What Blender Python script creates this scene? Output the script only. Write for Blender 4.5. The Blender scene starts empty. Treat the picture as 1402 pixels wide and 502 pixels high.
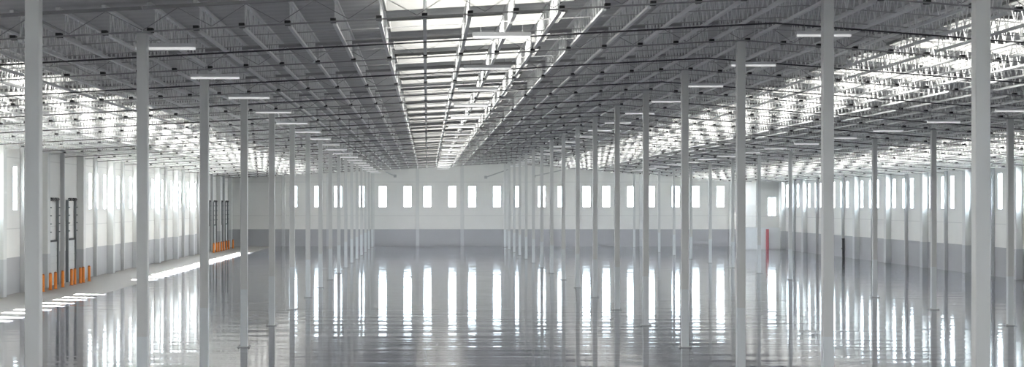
import bpy, bmesh, math, random
from mathutils import Vector
random.seed(7)
SC = bpy.context.scene
COL = SC.collection
H = 6.0                                   # camera height above the floor
FPX = 2320.0
SP = 12.67                                # frame spacing along the hall
def fy(k): return 33.06 + SP*k            # y of column frame k
XL, XA, XR, XB, XW = -4.62*H, -1.28*H, 1.80*H, 4.80*H, 7.85*H   # left wall, column rows, right wall
YB, YF = 240.0, -6.0                      # back wall, front wall behind the camera
NF = 17
def jb(x):                                # underside of the joists
    return 1.94*H - (0.054 if x < XR else 0.078)*abs(x-XR)
JD = 0.8
def deck(x): return jb(x) + JD
ORD = ['zeroth','first','second','third','fourth','fifth','sixth','seventh','eighth','ninth','tenth','eleventh','twelfth',
       'thirteenth','fourteenth','fifteenth','sixteenth','seventeenth','eighteenth','nineteenth','twentieth']
def od(n):
    if n <= 20: return ORD[n]
    if n < 30: return 'twenty-'+ORD[n-20]
    if n == 30: return 'thirtieth'
    if n < 40: return 'thirty-'+ORD[n-30]
    if n == 40: return 'fortieth'
    return 'forty-'+ORD[n-40]

# ------------------------------------------------------------------ materials
def mat(name, col, rough=0.5, metal=0.0, emit=None, estr=0.0, var=0.0, vscale=3.0, spec=0.5):
    m = bpy.data.materials.new(name); m.use_nodes = True
    nt = m.node_tree; b = nt.nodes['Principled BSDF']
    b.inputs['Base Color'].default_value = (*col, 1)
    b.inputs['Roughness'].default_value = rough
    b.inputs['Metallic'].default_value = metal
    b.inputs['Specular IOR Level'].default_value = spec
    if emit:
        b.inputs['Emission Color'].default_value = (*emit, 1)
        b.inputs['Emission Strength'].default_value = estr
    if var:
        tc = nt.nodes.new('ShaderNodeTexCoord')
        n = nt.nodes.new('ShaderNodeTexNoise'); n.inputs['Scale'].default_value = vscale; n.inputs['Detail'].default_value = 4
        r = nt.nodes.new('ShaderNodeMapRange')
        r.inputs['To Min'].default_value = 1-var; r.inputs['To Max'].default_value = 1+var
        mx = nt.nodes.new('ShaderNodeVectorMath'); mx.operation = 'SCALE'
        mx.inputs[0].default_value = col
        nt.links.new(tc.outputs['Object'], n.inputs['Vector'])
        nt.links.new(n.outputs['Fac'], r.inputs['Value'])
        nt.links.new(r.outputs['Result'], mx.inputs['Scale'])
        nt.links.new(mx.outputs['Vector'], b.inputs['Base Color'])
    return m

def two_tone(name, upper, lower, zsplit, rough, var=0.04, seams=False):
    """paint: a darker/lighter band up to zsplit metres above the floor"""
    m = bpy.data.materials.new(name); m.use_nodes = True
    nt = m.node_tree; b = nt.nodes['Principled BSDF']; L = nt.links.new
    b.inputs['Roughness'].default_value = rough
    g = nt.nodes.new('ShaderNodeNewGeometry')
    s = nt.nodes.new('ShaderNodeSeparateXYZ'); L(g.outputs['Position'], s.inputs[0])
    gt = nt.nodes.new('ShaderNodeMath'); gt.operation = 'GREATER_THAN'; gt.inputs[1].default_value = zsplit
    L(s.outputs['Z'], gt.inputs[0])
    mx = nt.nodes.new('ShaderNodeMix'); mx.data_type = 'RGBA'
    mx.inputs[6].default_value = (*lower, 1); mx.inputs[7].default_value = (*upper, 1)
    L(gt.outputs[0], mx.inputs[0])
    n = nt.nodes.new('ShaderNodeTexNoise'); n.inputs['Scale'].default_value = 0.6; n.inputs['Detail'].default_value = 5
    L(g.outputs['Position'], n.inputs['Vector'])
    r = nt.nodes.new('ShaderNodeMapRange'); r.inputs['To Min'].default_value = 1-var; r.inputs['To Max'].default_value = 1+var
    L(n.outputs['Fac'], r.inputs['Value'])
    sc = nt.nodes.new('ShaderNodeVectorMath'); sc.operation = 'SCALE'
    L(mx.outputs[2], sc.inputs[0]); L(r.outputs['Result'], sc.inputs['Scale'])
    out = sc.outputs['Vector']
    if seams:
        # thin horizontal casting seams
        prev = out
        for zz in (4.35, 9.1):
            sub = nt.nodes.new('ShaderNodeMath'); sub.operation = 'SUBTRACT'; sub.inputs[1].default_value = zz
            L(s.outputs['Z'], sub.inputs[0])
            ab = nt.nodes.new('ShaderNodeMath'); ab.operation = 'ABSOLUTE'; L(sub.outputs[0], ab.inputs[0])
            lt = nt.nodes.new('ShaderNodeMath'); lt.operation = 'LESS_THAN'; lt.inputs[1].default_value = 0.035; L(ab.outputs[0], lt.inputs[0])
            m2 = nt.nodes.new('ShaderNodeMix'); m2.data_type = 'RGBA'
            L(lt.outputs[0], m2.inputs[0]); L(prev, m2.inputs[6]); m2.inputs[7].default_value = (0.70, 0.70, 0.69, 1)
            prev = m2.outputs[2]
        out = prev
    L(out, b.inputs['Base Color'])
    return m

DADO = 0.405*H
M = {}
M['wall'] = two_tone('wall_paint', (0.84, 0.84, 0.82), (0.44, 0.45, 0.475), DADO, 0.55, seams=True)
M['pilaster'] = two_tone('pilaster_paint', (0.74, 0.75, 0.74), (0.56, 0.58, 0.60), DADO, 0.5)
M['column'] = two_tone('column_paint', (0.71, 0.72, 0.71), (0.77, 0.81, 0.83), DADO, 0.4, var=0.03)
M['plate'] = mat('plate_steel', (0.42, 0.43, 0.44), 0.5, var=0.1)
M['joist'] = mat('joist_paint', (0.90, 0.91, 0.90), 0.5, var=0.05)
M['dark'] = mat('dark_bracket', (0.03, 0.03, 0.032), 0.6, var=0.1)
M['girder'] = mat('girder_paint', (0.34, 0.34, 0.345), 0.55, var=0.08)
M['pipe'] = mat('pipe_black', (0.05, 0.05, 0.055), 0.45, var=0.08)
M['rod'] = mat('bridging_steel', (0.5, 0.5, 0.5), 0.5, var=0.06)
M['lamp_body'] = mat('lamp_housing', (0.82, 0.83, 0.83), 0.4, var=0.02)
M['lamp_lens'] = mat('lamp_lens', (0.9, 0.9, 0.9), 0.3, emit=(1, 1, 0.98), estr=0.42)
M['wire'] = mat('hanger_wire', (0.25, 0.25, 0.25), 0.5, var=0.05)
M['orange'] = mat('orange_paint', (0.86, 0.27, 0.04), 0.45, var=0.08)
M['cap'] = mat('bollard_cap', (0.45, 0.12, 0.03), 0.5, var=0.05)
M['frame'] = mat('window_frame', (0.62, 0.64, 0.66), 0.45, var=0.04)
M['curb'] = mat('skylight_curb', (0.29, 0.29, 0.28), 0.5, var=0.03)
M['door'] = mat('dock_door_skin', (0.62, 0.64, 0.65), 0.45, var=0.04)
M['track'] = mat('galvanised_track', (0.22, 0.24, 0.25), 0.45, 0.4, var=0.1)
M['partition'] = mat('partition_board', (0.86, 0.88, 0.9), 0.5, var=0.03)
M['red'] = mat('red_paint', (0.66, 0.22, 0.25), 0.4, var=0.05)
M['post'] = mat('wall_post_steel', (0.5, 0.51, 0.52), 0.5, var=0.06)
M['sky_pane'] = mat('skylight_diffuser', (0.8, 0.8, 0.8), 0.4, emit=(1.0, 0.985, 0.95), estr=7.5)

def glass():
    m = bpy.data.materials.new('window_glass'); m.use_nodes = True
    nt = m.node_tree; nt.nodes.remove(nt.nodes['Principled BSDF'])
    o = nt.nodes['Material Output']
    t = nt.nodes.new('ShaderNodeBsdfTransparent'); t.inputs[0].default_value = (0.94, 0.96, 0.97, 1)
    g = nt.nodes.new('ShaderNodeBsdfGlossy'); g.inputs['Roughness'].default_value = 0.02
    n = nt.nodes.new('ShaderNodeTexNoise'); n.inputs['Scale'].default_value = 2
    r = nt.nodes.new('ShaderNodeMapRange'); r.inputs['To Min'].default_value = 0.03; r.inputs['To Max'].default_value = 0.07
    mx = nt.nodes.new('ShaderNodeMixShader')
    nt.links.new(n.outputs['Fac'], r.inputs['Value']); nt.links.new(r.outputs['Result'], mx.inputs[0])
    nt.links.new(t.outputs[0], mx.inputs[1]); nt.links.new(g.outputs[0], mx.inputs[2])
    nt.links.new(mx.outputs[0], o.inputs[0])
    return m
M['glass'] = glass()

def floor_mat():
    m = bpy.data.materials.new('polished_concrete'); m.use_nodes = True
    nt = m.node_tree; b = nt.nodes['Principled BSDF']; L = nt.links.new; N = nt.nodes.new
    g = N('ShaderNodeNewGeometry')
    n = N('ShaderNodeTexNoise'); n.inputs['Scale'].default_value = 0.12; n.inputs['Detail'].default_value = 6
    L(g.outputs['Position'], n.inputs['Vector'])
    cr = N('ShaderNodeValToRGB')
    cr.color_ramp.elements[0].position = 0.3; cr.color_ramp.elements[0].color = (0.105, 0.108, 0.13, 1)
    cr.color_ramp.elements[1].position = 0.75; cr.color_ramp.elements[1].color = (0.15, 0.153, 0.18, 1)
    L(n.outputs['Fac'], cr.inputs[0])
    # saw-cut joints: lines every half frame across, every third of a bay along
    s = N('ShaderNodeSeparateXYZ'); L(g.outputs['Position'], s.inputs[0])
    def line(sock, period, off, w):
        a = N('ShaderNodeMath'); a.operation = 'SUBTRACT'; a.inputs[1].default_value = off; L(sock, a.inputs[0])
        d = N('ShaderNodeMath'); d.operation = 'DIVIDE'; d.inputs[1].default_value = period; L(a.outputs[0], d.inputs[0])
        f = N('ShaderNodeMath'); f.operation = 'FRACT'; L(d.outputs[0], f.inputs[0])
        h = N('ShaderNodeMath'); h.operation = 'SUBTRACT'; h.inputs[1].default_value = 0.5; L(f.outputs[0], h.inputs[0])
        k = N('ShaderNodeMath'); k.operation = 'ABSOLUTE'; L(h.outputs[0], k.inputs[0])
        t = N('ShaderNodeMath'); t.operation = 'GREATER_THAN'; t.inputs[1].default_value = 0.5 - w/period; L(k.outputs[0], t.inputs[0])
        return t.outputs[0]
    l1 = line(s.outputs['Y'], SP/3, 33.06, 0.03); l2 = line(s.outputs['X'], (XR-XA)/4, XA, 0.006)
    mxx = N('ShaderNodeMath'); mxx.operation = 'MAXIMUM'; L(l1, mxx.inputs[0]); L(l2, mxx.inputs[1])
    mx = N('ShaderNodeMix'); mx.data_type = 'RGBA'
    L(mxx.outputs[0], mx.inputs[0]); L(cr.outputs[0], mx.inputs[6]); mx.inputs[7].default_value = (0.19, 0.19, 0.20, 1)
    # unpolished apron along the dock wall
    ap = N('ShaderNodeMath'); ap.operation = 'LESS_THAN'; ap.inputs[1].default_value = -3.62*H; L(s.outputs['X'], ap.inputs[0])
    mxa = N('ShaderNodeMix'); mxa.data_type = 'RGBA'
    L(ap.outputs[0], mxa.inputs[0]); L(mx.outputs[2], mxa.inputs[6]); mxa.inputs[7].default_value = (0.27, 0.26, 0.25, 1)
    L(mxa.outputs[2], b.inputs['Base Color'])
    n2 = N('ShaderNodeTexNoise'); n2.inputs['Scale'].default_value = 0.35; n2.inputs['Detail'].default_value = 3
    L(g.outputs['Position'], n2.inputs['Vector'])
    rr = N('ShaderNodeMapRange'); rr.inputs['To Min'].default_value = 0.035; rr.inputs['To Max'].default_value = 0.09
    L(n2.outputs['Fac'], rr.inputs['Value']); ra = N('ShaderNodeMix'); ra.data_type = 'FLOAT'
    L(ap.outputs[0], ra.inputs[0]); L(rr.outputs['Result'], ra.inputs[2]); ra.inputs[3].default_value = 0.42
    L(ra.outputs[0], b.inputs['Roughness'])
    # trowelled unevenness, long across the hall
    mp = N('ShaderNodeMapping'); mp.inputs['Scale'].default_value = (0.10, 0.55, 1.0)
    L(g.outputs['Position'], mp.inputs['Vector'])
    n3 = N('ShaderNodeTexNoise'); n3.inputs['Scale'].default_value = 1.0; n3.inputs['Detail'].default_value = 3
    L(mp.outputs[0], n3.inputs['Vector'])
    bp = N('ShaderNodeBump'); bp.inputs['Strength'].default_value = 0.62; bp.inputs['Distance'].default_value = 0.05
    L(n3.outputs['Fac'], bp.inputs['Height']); L(bp.outputs[0], b.inputs['Normal'])
    b.inputs['IOR'].default_value = 1.23
    return m
M['floor'] = floor_mat()

def deck_mat():
    m = bpy.data.materials.new('roof_deck_sheet'); m.use_nodes = True
    nt = m.node_tree; b = nt.nodes['Principled BSDF']; L = nt.links.new; N = nt.nodes.new
    g = N('ShaderNodeNewGeometry')
    w = N('ShaderNodeTexWave'); w.bands_direction = 'Y'; w.inputs['Scale'].default_value = 0.35; w.inputs['Distortion'].default_value = 0
    L(g.outputs['Position'], w.inputs['Vector'])
    cr = N('ShaderNodeValToRGB')
    cr.color_ramp.elements[0].color = (0.58, 0.585, 0.575, 1); cr.color_ramp.elements[1].color = (0.64, 0.645, 0.635, 1)
    L(w.outputs['Fac'], cr.inputs[0]); L(cr.outputs[0], b.inputs['Base Color'])
    bp = N('ShaderNodeBump'); bp.inputs['Strength'].default_value = 0.62; bp.inputs['Distance'].default_value = 0.05
    L(w.outputs['Fac'], bp.inputs['Height']); L(bp.outputs[0], b.inputs['Normal'])
    b.inputs['Roughness'].default_value = 0.5
    return m
M['deck'] = deck_mat()

# ------------------------------------------------------------------ mesh helpers
class MB:
    def __init__(self): self.v = []; self.f = []
    def hexa(self, p):                    # 8 points: bottom ring, top ring
        b = len(self.v); self.v += [tuple(q) for q in p]
        for q in ((0,3,2,1),(4,5,6,7),(0,1,5,4),(1,2,6,5),(2,3,7,6),(3,0,4,7)):
            self.f.append(tuple(b+i for i in q))
        return self
    def box(self, x0, x1, y0, y1, z0, z1):
        return self.hexa([(x0,y0,z0),(x1,y0,z0),(x1,y1,z0),(x0,y1,z0),(x0,y0,z1),(x1,y0,z1),(x1,y1,z1),(x0,y1,z1)])
    def slope(self, x0, x1, y0, y1, fb, ft):   # box whose bottom/top follow functions of x
        return self.hexa([(x0,y0,fb(x0)),(x1,y0,fb(x1)),(x1,y1,fb(x1)),(x0,y1,fb(x0)),(x0,y0,ft(x0)),(x1,y0,ft(x1)),(x1,y1,ft(x1)),(x0,y1,ft(x0))])
    def bar(self, a, b, r, n=4):
        a = Vector(a); b = Vector(b); d = (b-a).normalized()
        up = Vector((0,0,1)) if abs(d.z) < 0.95 else Vector((1,0,0))
        s = d.cross(up).normalized(); t = s.cross(d)
        base = len(self.v)
        for p in (a, b):
            for i in range(n):
                w = 2*math.pi*(i+0.5)/n
                self.v.append(tuple(p + s*(r*math.cos(w)) + t*(r*math.sin(w))))
        for i in range(n):
            j = (i+1) % n
            self.f.append((base+i, base+j, base+n+j, base+n+i))
        self.f.append(tuple(base+i for i in reversed(range(n)))); self.f.append(tuple(base+n+i for i in range(n)))
        return self
    def add(self, o, dx=0, dy=0, dz=0):
        b = len(self.v)
        self.v += [(x+dx, y+dy, z+dz) for x, y, z in o.v]
        self.f += [tuple(b+i for i in q) for q in o.f]
    def mesh(self, name, m):
        me = bpy.data.meshes.new(name); me.from_pydata(self.v, [], self.f); me.validate()
        bm = bmesh.new(); bm.from_mesh(me); bmesh.ops.recalc_face_normals(bm, faces=bm.faces); bm.to_mesh(me); bm.free()
        me.materials.append(m); return me
    def obj(self, name, m, parent=None, loc=None, bevel=0):
        o = bpy.data.objects.new(name, self.mesh(name, m)); COL.objects.link(o)
        if parent: o.parent = parent
        if loc: o.location = loc
        if bevel:
            md = o.modifiers.new('edge', 'BEVEL'); md.width = bevel; md.segments = 2
        return o
def from_mesh(name, me, parent=None, loc=None):
    o = bpy.data.objects.new(name, me); COL.objects.link(o)
    if parent: o.parent = parent
    if loc: o.location = loc
    return o
def tag(o, label, cat, group=None, kind=None):
    o['label'] = label; o['category'] = cat
    if group: o['group'] = group
    if kind: o['kind'] = kind
    return o
def thing(name, loc, label, cat, group=None, kind=None, rz=0):
    o = bpy.data.objects.new(name, None); COL.objects.link(o); o.location = loc; o.rotation_euler = (0, 0, rz)
    return tag(o, label, cat, group, kind)
def copy_tree(o, loc, rz=None, label=None):
    r = o.copy(); COL.objects.link(r); r.location = loc
    if rz is not None: r.rotation_euler = (0, 0, rz)
    if label: r['label'] = label
    for ch in list(o.children):
        c = ch.copy(); COL.objects.link(c); c.parent = r
        for g in list(ch.children):
            d = g.copy(); COL.objects.link(d); d.parent = c
    return r
def structure(o): o['kind'] = 'structure'; return o

# ------------------------------------------------------------------ floor
WT = 0.14
structure(MB().box(XL-0.3, XW+0.3, YF-0.3, YB+0.3, -0.3, 0).obj('floor', M['floor']))
# ground outside, so daylight below the horizon is real
structure(MB().box(-400, 400, -200, 600, -1.2, -0.32).obj('ground', mat('pale_yard', (0.55, 0.54, 0.51), 0.9, var=0.1, vscale=0.05)))

# ------------------------------------------------------------------ roof deck with skylight openings
SKW = 0.94*H
WELL = 0.6
BAYS = [(XL, XA), (XA, XR), (XR, XB), (XB, XW)]
BAYN = ['the bay along the left wall', 'the central bay', 'the bay right of the ridge columns', 'the bay along the right wall']
def sk_x(i):
    c = [-2.83*H, 0.26*H, 3.30*H, 6.32*H][i]
    return c-SKW/2, c+SKW/2
SKY = []                                  # (y0, y1, span, which)
K0 = -3
for k in range(K0, 17):
    for w, (a, b) in enumerate(((0.08, 0.34), (0.56, 0.82))):
        y0 = fy(k)+a*SP; y1 = fy(k)+b*SP
        if y1 < YB-0.4 and y0 > YF+0.3: SKY.append((y0, y1, k, w))
dk = MB(); TH = 0.12
xs_full = [XL-0.3]
def deck_cell(x0, x1, y0, y1):
    if x0 < XR < x1:
        deck_cell(x0, XR, y0, y1); deck_cell(XR, x1, y0, y1); return
    dk.slope(x0, x1, y0, y1, deck, lambda x: deck(x)+TH)
prev = XL-0.3
for i in range(4):
    a, b = sk_x(i)
    deck_cell(prev, a, YF-0.3, YB+0.3)
    yy = YF-0.3
    for (y0, y1, k, w) in SKY:
        deck_cell(a, b, yy, y0); yy = y1
    deck_cell(a, b, yy, YB+0.3)
    prev = b
deck_cell(prev, XW+0.3, YF-0.3, YB+0.3)
structure(dk.obj('ceiling', M['deck']))

for i in range(4):
    a, b = sk_x(i); c = (a+b)/2
    for (y0, y1, k, w) in SKY:
        ym = (y0+y1)/2
        lab = 'white skylight over %s, %s in the %s roof span' % (BAYN[i], 'nearer' if w == 0 else 'farther', od(k)) if k >= 1 else \
              'white skylight over %s, nearer than the first column frame' % BAYN[i]
        t = thing('skylight', (c, ym, deck(c)), lab, 'skylight', 'translucent roof skylights')
        rel = lambda x: deck(x+c)-deck(c)
        hx = (b-a)/2; hy = (y1-y0)/2
        MB().slope(-hx, hx, -hy, hy, lambda x: rel(x)+WELL, lambda x: rel(x)+WELL+0.06).obj('pane', M['sky_pane'], t)
        f = MB(); e = 0.06
        for sx in (-1, 1):
            xa, xb = sorted((sx*hx, sx*(hx-e)))
            f.slope(xa, xb, -hy, hy, lambda x: rel(x)-0.10, lambda x: rel(x)+WELL-0.01)
        for sy in (-1, 1):
            ya, yb = sorted((sy*hy, sy*(hy-e)))
            f.slope(-hx+e, hx-e, ya, yb, lambda x: rel(x)-0.10, lambda x: rel(x)+WELL-0.01)
        f.obj('curb', M['curb'], t)
        f = MB()
        for q in (-1/3, 0, 1/3):
            f.slope(-hx+e, hx-e, q*2*hy-0.03, q*2*hy+0.03, lambda x: rel(x)+WELL-0.12, lambda x: rel(x)+WELL-0.01)
        f.obj('glazing_bars', M['curb'], t)

# ------------------------------------------------------------------ walls
YC, CX = 227.0, 7.36*H                    # the far right corner is notched: stub wall at YC, return wall at CX
WZ0, WZ1, WW = 0.925*H, 1.425*H, 1.12
PW = SP/2
def wall_along_y(name, xin, sgn, wins, YE=YB+WT):
    """wall whose inner face is x = xin, thickness outward (sgn)"""
    x0, x1 = sorted((xin, xin+sgn*WT)); top = deck(xin)+0.1
    m = MB()
    m.box(x0, x1, YF-WT, YE, -0.3, WZ0); m.box(x0, x1, YF-WT, YE, WZ1, top)
    y = YF-WT
    for w in sorted(wins):
        m.box(x0, x1, y, w-WW/2, WZ0, WZ1); y = w+WW/2
    m.box(x0, x1, y, YE, WZ0, WZ1)
    structure(m.obj(name, M['wall']))
def panel_windows(k0): return [fy(k0)+PW*0.215, fy(k0)+PW*0.785]
lw = []
for h in range(8, 33):                    # half spans
    k = h/2
    if 6.5 <= k < 8 or k >= 14: continue
    lw += panel_windows(k)
rw = []
for h in range(12, 30):
    rw += panel_windows(h/2)
wall_along_y('wall_left', XL, -1, lw)
wall_along_y('wall_right', XW, 1, rw, YC+WT)
structure(MB().slope(CX-WT, CX-0.001, YC, YB-0.001, lambda x: -0.3, lambda x: deck(x)-0.01).obj('wall_return', M['wall']))
BP = 61.2/58*H
bx0 = (388-585)/58*H
bw = []
for i in range(10):
    bw += [bx0+BP*(i+0.222), bx0+BP*(i+0.778)]
def wall_back():
    m = MB(); y0, y1 = YB, YB+WT
    m.box(XL-WT, CX, y0, y1, -0.3, WZ0)
    x = XL-WT
    for w in bw:
        m.box(x, w-WW/2, y0, y1, WZ0, WZ1); x = w+WW/2
    m.box(x, CX, y0, y1, WZ0, WZ1)
    for a, b in ((XL-WT, XR), (XR, CX)):
        m.slope(a, b, y0, y1, lambda x: WZ1, lambda x: deck(x)+0.1)
    structure(m.obj('wall_back', M['wall']))
wall_back()
m = MB()
fill_wins = [XL + 4.5 + 6.1*i for i in range(12)]  # openings for unseen windows, added to bring daylight onto the column fronts
m.box(XL-WT, XW+WT, YF-WT, YF, -0.3, WZ0)
x = XL-WT
for w in fill_wins:
    m.box(x, w-WW/2, YF-WT, YF, WZ0, WZ1); x = w+WW/2
m.box(x, XW+WT, YF-WT, YF, WZ0, WZ1)
for a, b in ((XL-WT, XR), (XR, XW+WT)):
    m.slope(a, b, YF-WT, YF, lambda x: WZ1, lambda x: deck(x)+0.1)
structure(m.obj('wall_front', M['wall']))

# windows (frame + pane) as their own structures
fb = MB(); t = 0.05; hz = (WZ1-WZ0)/2
fb.box(-WW/2, -WW/2+t, -0.05, 0.03, -hz, hz); fb.box(WW/2-t, WW/2, -0.05, 0.03, -hz, hz)
fb.box(-WW/2+t, WW/2-t, -0.05, 0.03, -hz, -hz+t); fb.box(-WW/2+t, WW/2-t, -0.05, 0.03, hz-t, hz)
FR = fb.mesh('frame', M['frame'])
PN = MB().box(-WW/2+t, WW/2-t, -0.012, 0.0, -hz+t, hz-t).mesh('pane', M['glass'])
wn = 0
def window(loc, rz, label):
    global wn
    wn += 1
    o = thing('window_%d' % wn, loc, label, 'window', 'tall slit windows', 'structure', rz)
    from_mesh('frame', FR, o); from_mesh('pane', PN, o)
for i, x in enumerate(bw):
    window((x, YB+WT/2, (WZ0+WZ1)/2), 0, 'tall bright slit window in the back wall, %s from its left end' % od(i+1))
for i, y in enumerate(lw):
    window((XL-WT/2, y, (WZ0+WZ1)/2), math.pi/2, 'tall bright slit window in the left wall, %s from the camera' % od(i+1))
for i, y in enumerate(rw):
    window((XW+WT/2, y, (WZ0+WZ1)/2), -math.pi/2, 'tall bright slit window in the right wall, %s from the camera' % od(i+1))

for i, x in enumerate(fill_wins):  # added windows behind the camera, there to brighten the columns
    window((x, YF-WT/2, (WZ0+WZ1)/2), math.pi, 'added slit window in the unseen front wall, lighting the columns, %s from its left end' % od(i+1))
# pilasters on the walls
def pil(loc, sx, sy, top, label, name='wall_pilaster', m='pilaster'):
    o = MB().box(-sx/2, sx/2, -sy/2, sy/2, 0, top).obj(name, M[m], loc=loc, bevel=0.02)
    tag(o, label, 'pilaster' if name == 'wall_pilaster' else 'post', 'pilasters along the walls' if name == 'wall_pilaster' else 'slim posts between wall panels')
for k in range(4, 17):
    pil((XL+0.275, fy(k), 0), 0.55, 0.85, deck(XL+0.55)-0.25, 'white pilaster on the left wall, in line with the %s column from the camera' % od(k+1))
    if k < 16:
        pil((XL+0.15, fy(k)+PW, 0), 0.3, 0.25, deck(XL+0.3)-0.25, 'slim grey post on the left wall just beyond its %s pilaster' % od(k-3), 'wall_post', 'post')
for k in range(6, 16):
    pil((XW-0.275, fy(k), 0), 0.55, 0.85, deck(XW)-0.25, 'white pilaster on the right wall, in line with the %s column from the camera' % od(k+1))
    if k < 15:
        pil((XW-0.15, fy(k)+PW, 0), 0.3, 0.25, deck(XW)-0.25, 'slim grey post on the right wall just beyond its %s pilaster' % od(k-5), 'wall_post', 'post')
for i in range(11):
    x = bx0+BP*i
    pil((x, YB-0.08, 0), 0.5, 0.16, deck(x)-0.25, 'pale pilaster on the back wall, %s from its left end' % od(i+1))

# ------------------------------------------------------------------ columns
CW = 0.29
cm = MB().box(-CW/2, CW/2, -CW/2, CW/2, 0.03, 1).v
def column(x, k, label):
    t = thing('steel_column', (x, fy(k), 0), label, 'column', 'white steel columns')
    top = jb(x)-0.02
    key = round(top, 3)
    if key not in column.cache:
        sh = MB().box(-CW/2, CW/2, -CW/2, CW/2, 0.03, top-0.03)
        bp = MB().box(-0.27, 0.27, -0.27, 0.27, 0, 0.03)
        for sx in (-1, 1):
            for sy in (-1, 1): bp.bar((sx*0.21, sy*0.21, 0.03), (sx*0.21, sy*0.21, 0.09), 0.022, 6)
        cp = MB().box(-0.22, 0.22, -0.26, 0.26, top-0.03, top)
        column.cache[key] = (sh.mesh('shaft', M['column']), bp.mesh('base_plate', M['plate']), cp.mesh('cap_plate', M['plate']))
    a, b, c = column.cache[key]
    s = from_mesh('shaft', a, t); md = s.modifiers.new('edge', 'BEVEL'); md.width = 0.02; md.segments = 2
    from_mesh('base_plate', b, t); from_mesh('cap_plate', c, t)
column.cache = {}
for k in range(0, NF):
    column(XA, k, 'white square steel column, %s from the camera in the row left of the central skylights' % od(k+1))
    column(XR, k, 'white square steel column, %s from the camera in the ridge row right of the central skylights' % od(k+1))
for k in range(3, NF):
    column(XB, k, 'white square steel column, %s from the camera in the outer row before the right wall' % od(k-2))

# ------------------------------------------------------------------ girders across, at every column frame
def girder(i, k):
    a, b = BAYS[i]
    a += 0.3 if i == 0 else 0; b -= 0.3 if i == 3 else 0
    c = (a+b)/2; y = fy(k)
    rowname = ['from left wall to left columns', 'from left columns to ridge columns',
               'from ridge columns to outer columns', 'from outer columns to right wall'][i]
    t = thing('roof_girder', (c, y, jb(c)), 'dark truss girder at the %s column frame, %s' % (od(k+1), rowname), 'girder', 'roof girders across the hall')
    key = i
    if key not in girder.cache:
        z = lambda x: jb(x+c)-jb(c)
        e = 0.02
        bc = MB().slope(a-c+e, b-c-e, -0.03, 0.03, lambda x: z(x)-0.02, lambda x: z(x)+0.02)
        tc = MB().slope(a-c+e, b-c-e, -0.05, 0.05, lambda x: z(x)+JD-0.20, lambda x: z(x)+JD-0.11)
        w = MB(); n = 10; st = (b-a-2*e)/n
        for q in range(n):
            x0 = a-c+e+q*st; x1 = x0+st; xm = (x0+x1)/2
            w.bar((x0, 0, z(x0)+0.05), (xm, 0, z(xm)+JD-0.2), 0.013); w.bar((xm, 0, z(xm)+JD-0.2), (x1, 0, z(x1)+0.05), 0.013)
        girder.cache[key] = (bc.mesh('bottom_chord', M['girder']), tc.mesh('top_chord', M['girder']), w.mesh('web', M['girder']))
    g = girder.cache[key]
    from_mesh('bottom_chord', g[0], t); from_mesh('top_chord', g[1], t); from_mesh('web', g[2], t)
girder.cache = {}
for k in range(1, 17):
    for i in range(4):
        if not (i == 3 and k == 16): girder(i, k)

# ------------------------------------------------------------------ joists along the hall
JP = 0.2065*H
def joist_parts(fine=True):
    bc = MB().box(-0.05, 0.05, 1.0, SP-1.0, 0, 0.075)
    tc = MB().box(-0.055, 0.055, 0.02, SP-0.02, JD-0.09, JD-0.01)
    w = MB(); n = 14; st = (SP-2.0)/n
    for q in range(n):
        y0 = 1.0+q*st; y1 = y0+st; ym = (y0+y1)/2
        w.bar((0, y0, 0.07), (0, ym, JD-0.09), 0.018); w.bar((0, ym, JD-0.09), (0, y1, 0.07), 0.018)
        if q % 2 == 0: w.bar((0, y0+0.02, 0.07), (0, y0+0.02, JD-0.09), 0.014)
    br = MB().box(-0.075, 0.075, 0.1, 0.36, -0.01, 0.11)
    return bc, tc, w, br
jp = joist_parts()
JM = [jp[0].mesh('bottom_chord', M['joist']), jp[1].mesh('top_chord', M['joist']), jp[2].mesh('web', M['joist']), jp[3].mesh('end_bracket', M['dark'])]
NM = ['bottom_chord', 'top_chord', 'web', 'end_bracket']
joists = []
for k in range(1, 17):
    n = -40
    while n < 60:
        x = -0.012*H + n*JP; n += 1
        if x < XL+0.7 or x > (XW-0.7 if k < 15 else CX-0.6): continue
        if k == 16 and True: pass
        joists.append((k, x))
def seen(k, x):
    u = fy(k+0.95)
    return -40 < 585+FPX*x/u < 1442
near = [(k, x) for k, x in joists if k <= 7 and seen(k, x)][:300]
ns = set(near)
def jlabel(k, x):
    if x < XR:
        n = int(math.floor((XR-x)/JP))+1; side = 'left'
    else:
        n = int(math.floor((x-XR)/JP))+1; side = 'right'
    return 'pale steel truss joist in the %s roof span, %s %s of the ridge columns' % (od(k), od(n), side)
proto = None
for k, x in near:
    if proto is None:
        proto = thing('roof_joist', (x, fy(k), jb(x)), jlabel(k, x), 'joist', 'roof joists along the hall')
        for nm, me in zip(NM, JM): from_mesh(nm, me, proto)
    else:
        copy_tree(proto, (x, fy(k), jb(x)), label=jlabel(k, x))
light = MB(); darkm = MB()
scl = (YB-0.1-fy(16))/SP
for k, x in joists:
    if (k, x) in ns: continue
    if k == 16:
        L = YB-0.1-fy(16)
        light.box(x-0.055, x+0.055, fy(k)+0.5, fy(k)+L, jb(x), jb(x)+0.075); light.box(x-0.055, x+0.055, fy(k)+0.02, fy(k)+L, jb(x)+JD-0.09, jb(x)+JD-0.01)
    else:
        for p in jp[:3]: light.add(p, x, fy(k), jb(x))
    darkm.add(jp[3], x, fy(k), jb(x))
o = light.obj('distant_roof_joists', M['joist']); tag(o, 'many small pale truss joists crowding the far half of the roof', 'joists', kind='stuff')
b = darkm.obj('end_brackets', M['dark'], o); b['kind'] = 'stuff'

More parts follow.
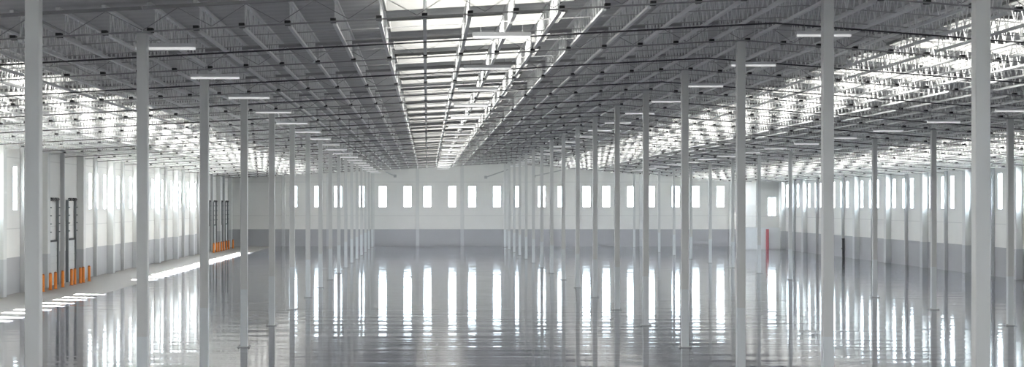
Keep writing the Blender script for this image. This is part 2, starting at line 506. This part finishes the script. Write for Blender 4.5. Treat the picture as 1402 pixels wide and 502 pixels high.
# ------------------------------------------------------------------ bridging rods and sprinkler pipes across the hall
def across(name, m, y, dz, r, label, cat, group, n=4):
    o = MB()
    f = lambda x: (x, y, jb(x)+dz)
    o.bar(f(XL), f(XR), r, n); o.bar(f(XR), f(XW if y < YC-0.5 else CX-WT), r, n)
    tag(o.obj(name, M[m]), label, cat, group)
for k in range(1, 16):
    for q in (0.25, 0.5, 0.75):
        across('bridging_rod', 'rod', fy(k)+q*SP, 0.085, 0.020, 'thin pale bridging rod across the joists of the %s roof span, %s along' % (od(k), {0.25: 'a quarter', 0.5: 'halfway', 0.75: 'three quarters'}[q]),
               'bridging rod', 'bridging rods across the joists')
for k in range(1, 16):
    across('sprinkler_pipe', 'pipe', fy(k)+0.55*SP, -0.02, 0.027, 'dark sprinkler pipe crossing under the joists of the %s roof span' % od(k), 'pipe', 'sprinkler pipes across the hall', 6)

# ------------------------------------------------------------------ linear lamps
def lamp_parts():
    hb = MB().hexa([(-0.84, -0.06, 0), (0.84, -0.06, 0), (0.84, 0.06, 0), (-0.84, 0.06, 0), (-0.84, -0.10, 0.1), (0.84, -0.10, 0.1), (0.84, 0.10, 0.1), (-0.84, 0.10, 0.1)])
    ln = MB().box(-0.82, 0.82, -0.055, 0.055, -0.07, 0)
    return hb.mesh('housing', M['lamp_body']), ln.mesh('lens', M['lamp_lens'])
LP = lamp_parts()
lamp0 = None
def lamp(x, y, z, label):
    global lamp0
    up = jb(x)+0.02 - z
    if lamp0 is None:
        lamp0 = thing('linear_lamp', (x, y, z), label, 'lamp', 'linear lamps under the roof')
        h = from_mesh('housing', LP[0], lamp0); from_mesh('lens', LP[1], lamp0)
        for s in (-1, 1):
            MB().bar((s*0.6, 0, 0.1), (s*0.6, 0, 0.34), 0.01).obj('hanger_wire', M['wire'], lamp0)
    else:
        copy_tree(lamp0, (x, y, z), label=label)
def lamp_row(xr, y_first, dy, n, text):
    for i in range(n):
        y = y_first + dy*i
        if y > YB-6: break
        lamp(xr, y, jb(xr)-0.36, 'white linear lamp hanging under the joists, %s from the camera %s' % (od(i+1), text))
lamp_row(-1.20*H, 13920*0.00335, 10.9, 20, 'along the left column row')
lamp_row(0.355*H, 13920*0.00349, 11.4, 18, 'below the central skylights')
lamp_row(2.02*H, 13920*0.00372, 11.2, 18, 'along the ridge column row')
lamp_row(4.30*H, 13920*0.00535, 10.2, 14, 'along the outer column row')

# ------------------------------------------------------------------ dock doors on the left wall, bollards
dn = 0
def dock_door(y, label):
    global dn
    dn += 1
    t = thing('door_%d' % dn, (XL, y, 0), label, 'dock door', 'dock doors', 'structure')
    W, Z = 2.7, 3.2
    p = MB()
    for q in range(6):
        p.box(0.03, 0.09, -W/2, W/2, q*Z/6+0.01, (q+1)*Z/6-0.01)
    p.obj('door_panel', M['door'], t)
    MB().box(0.02, 0.14, -W/2-0.12, W/2+0.12, Z, Z+0.14).obj('header', M['dark'], t)
    for s in (-1, 1):
        tr = MB()
        yy = s*(W/2+0.1)
        tr.box(0.02, 0.22, yy-0.07, yy+0.07, 0, 6.3)
        for z in (3.9, 4.5, 5.1, 5.7): tr.box(0.22, 0.32, yy-0.09, yy+0.09, z, z+0.08)
        tr.obj('track', M['track'], t)
    sh = MB().bar((0.22, -W/2-0.25, 6.35), (0.22, W/2+0.25, 6.35), 0.04, 8)
    sh.obj('spring_shaft', M['track'], t)
    for s in (-1, 1):
        MB().bar((0.22, s*0.25, 6.35), (0.22, s*1.2, 6.35), 0.12, 10).obj('torsion_spring', M['dark'], t)
names = ['nearest of the first dock group', 'middle of the first dock group', 'farthest of the first dock group']
for i, k in enumerate((6.5, 7.0, 7.5)):
    dock_door(fy(k)+PW*0.52, 'pale dock door with tall dark tracks in the left wall, %s' % names[i])
names = ['nearest of the far dock group', 'second of the far dock group', 'third of the far dock group', 'last before the back corner']
for i, k in enumerate((14.0, 14.5, 15.0, 15.5)):
    dock_door(fy(k)+PW*0.52, 'pale dock door with tall dark tracks in the left wall, %s' % names[i])
BX = -4.38*H
b0 = None
def bollard(xpx, label):
    global b0
    y = FPX*BX/(xpx-585)
    if b0 is None:
        b0 = thing('bollard', (BX, y, 0), label, 'bollard', 'orange bollards by the dock doors')
        MB().bar((0, 0, 0), (0, 0, 1.14), 0.11, 14).obj('post', M['orange'], b0)
        cb = MB().bar((0, 0, 1.14), (0, 0, 1.19), 0.095, 14).bar((0, 0, 1.19), (0, 0, 1.22), 0.06, 14).obj('cap', M['cap'], b0)
        MB().box(-0.16, 0.16, -0.16, 0.16, 0, 0.02).obj('foot_plate', M['cap'], b0)
    else:
        copy_tree(b0, (BX, y, 0), label=label)
for i, xp in enumerate((59, 69, 76, 86, 98, 102.5, 110, 114, 122)):
    bollard(xp, 'orange steel bollard before the nearer dock doors, %s from the camera' % od(i+1))
for i, xp in enumerate((292.6, 296.6, 299.6, 303.2, 306.4, 310, 313.2, 319)):
    bollard(xp, 'orange steel bollard before the far corner dock doors, %s from the camera' % od(i+1))

# ------------------------------------------------------------------ far right corner: stub wall with a low window, low partition, red post
yc = 227.0
wx0, wx1 = 7.60*H, 7.79*H; cx0 = 7.36*H
m = MB(); z0, z1 = 0.735*H, 1.15*H
m.box(cx0, XW-0.002, yc, yc+WT, 0, z0); m.box(cx0, wx0, yc, yc+WT, z0, z1); m.box(wx1, XW-0.002, yc, yc+WT, z0, z1)
m.slope(cx0, XW-0.002, yc, yc+WT, lambda x: z1, lambda x: deck(x)-0.01)
structure(m.obj('wall_corner', M['wall']))
o = thing('window_%d' % (wn+1), ((wx0+wx1)/2, yc+WT/2, (z0+z1)/2), 'low wide window in the stub wall at the far right corner', 'window', None, 'structure')
hw, hh = (wx1-wx0)/2, (z1-z0)/2
fr = MB().box(-hw, -hw+t if False else -hw+0.05, -0.05, 0.03, -hh, hh).box(hw-0.05, hw, -0.05, 0.03, -hh, hh).box(-hw+0.05, hw-0.05, -0.05, 0.03, -hh, -hh+0.05).box(-hw+0.05, hw-0.05, -0.05, 0.03, hh-0.05, hh).box(-0.03, 0.03, -0.05, 0.03, -hh+0.05, hh-0.05)
fr.obj('frame', M['frame'], o); MB().box(-hw+0.05, hw-0.05, -0.012, 0, -hh+0.05, hh-0.05).obj('pane', M['glass'], o)
yp = 223.5; px0, px1 = 6.97*H, XW-0.01
t_ = thing('low_partition', ((px0+px1)/2, yp, 0), 'low white partition standing across the far right corner', 'partition')
hl = (px1-px0)/2; MB().box(-hl, hl, -0.06, 0.06, 0, 2.85).obj('board', M['partition'], t_); MB().box(-hl, hl, -0.12, 0.12, 2.85, 2.95).obj('top_rail', M['lamp_body'], t_)
for s in (-1, 1): MB().box(s*(hl-0.08)-0.08, s*(hl-0.08)+0.08, -0.14, -0.06, 0, 2.85).obj('end_post', M['lamp_body'], t_)
tr = thing('red_cabinet', (7.47*H, yp-0.2, 0), 'narrow red upright cabinet standing against the low white partition', 'cabinet')
MB().box(-0.18, 0.18, -0.14, 0.12, 0.0, 2.7).obj('body', M['red'], tr, bevel=0.02); MB().box(-0.14, 0.14, -0.16, -0.14, 0.3, 2.5).obj('door', M['red'], tr); MB().box(0.1, 0.13, -0.2, -0.16, 1.2, 1.5).obj('handle', M['track'], tr)
# dark stand pipe at the right wall
ys = FPX*(XW-0.2)/(1154-585)
sp = thing('stand_pipe', (XW-0.16, ys, 0), 'short dark stand pipe against the lower right wall', 'pipe')
MB().bar((0, 0, 0), (0, 0, 2.0), 0.13, 10).obj('riser', M['pipe'], sp); MB().bar((0, 0, 2.0), (0, 0, 2.12), 0.17, 10).obj('cap', M['pipe'], sp)
MB().bar((0, 0, 1.0), (-0.2, 0, 1.0), 0.07, 8).obj('outlet', M['pipe'], sp)
# diagonal braces in front of the back wall
for (xa, za, xb, zb, lab) in ((1.38, 1.63, 1.96, 1.83, 'pale grey diagonal brace high on the back wall, left of the ridge'),
                              (2.52, 1.655, 3.19, 1.80, 'pale grey diagonal brace high on the back wall, right of the ridge'),
                              (-0.76, 1.66, -0.98, 1.75, 'short grey diagonal brace high on the back wall, near the left column row')):
    tb = thing('wall_brace', (xa*H, YB-0.1, za*H), lab, 'brace', 'diagonal braces on the back wall')
    d = Vector(((xb-xa)*H, -0.5, (zb-za)*H))
    MB().bar((0, 0, 0), tuple(d), 0.09, 4).obj('tube', M['post'], tb); MB().box(-0.2, 0.2, -0.06, 0.1, -0.2, 0.2).obj('wall_plate', M['post'], tb)

# ------------------------------------------------------------------ daylight
w = bpy.data.worlds.new('World'); SC.world = w; w.use_nodes = True
bg = w.node_tree.nodes['Background']; bg.inputs[0].default_value = (0.80, 0.91, 1.0, 1); bg.inputs[1].default_value = 19.0
sun = bpy.data.lights.new('sun', 'SUN'); sun.energy = 260; sun.angle = 0.006; sun.color = (1.0, 0.96, 0.9)
so = bpy.data.objects.new('sun', sun); COL.objects.link(so)
so.rotation_euler = Vector((0.77, -0.24, -1)).to_track_quat('-Z', 'Y').to_euler(); so.location = (-60, 150, 60)

# ------------------------------------------------------------------ camera
cam = bpy.data.cameras.new('camera'); co = bpy.data.objects.new('camera', cam); COL.objects.link(co)
co.location = (0, 0, H); co.rotation_euler = (math.pi/2, 0, 0)
cam.sensor_width = 36; cam.lens = FPX/1402*36
cam.shift_x = (701-585)/1402; cam.shift_y = (279-251)/1402
cam.clip_end = 2000
SC.camera = co
vs = SC.view_settings
vs.view_transform = 'Standard'; vs.look = 'None'; vs.gamma = 1; vs.exposure = 0.22; vs.use_curve_mapping = False
SC.cycles.use_denoising = True
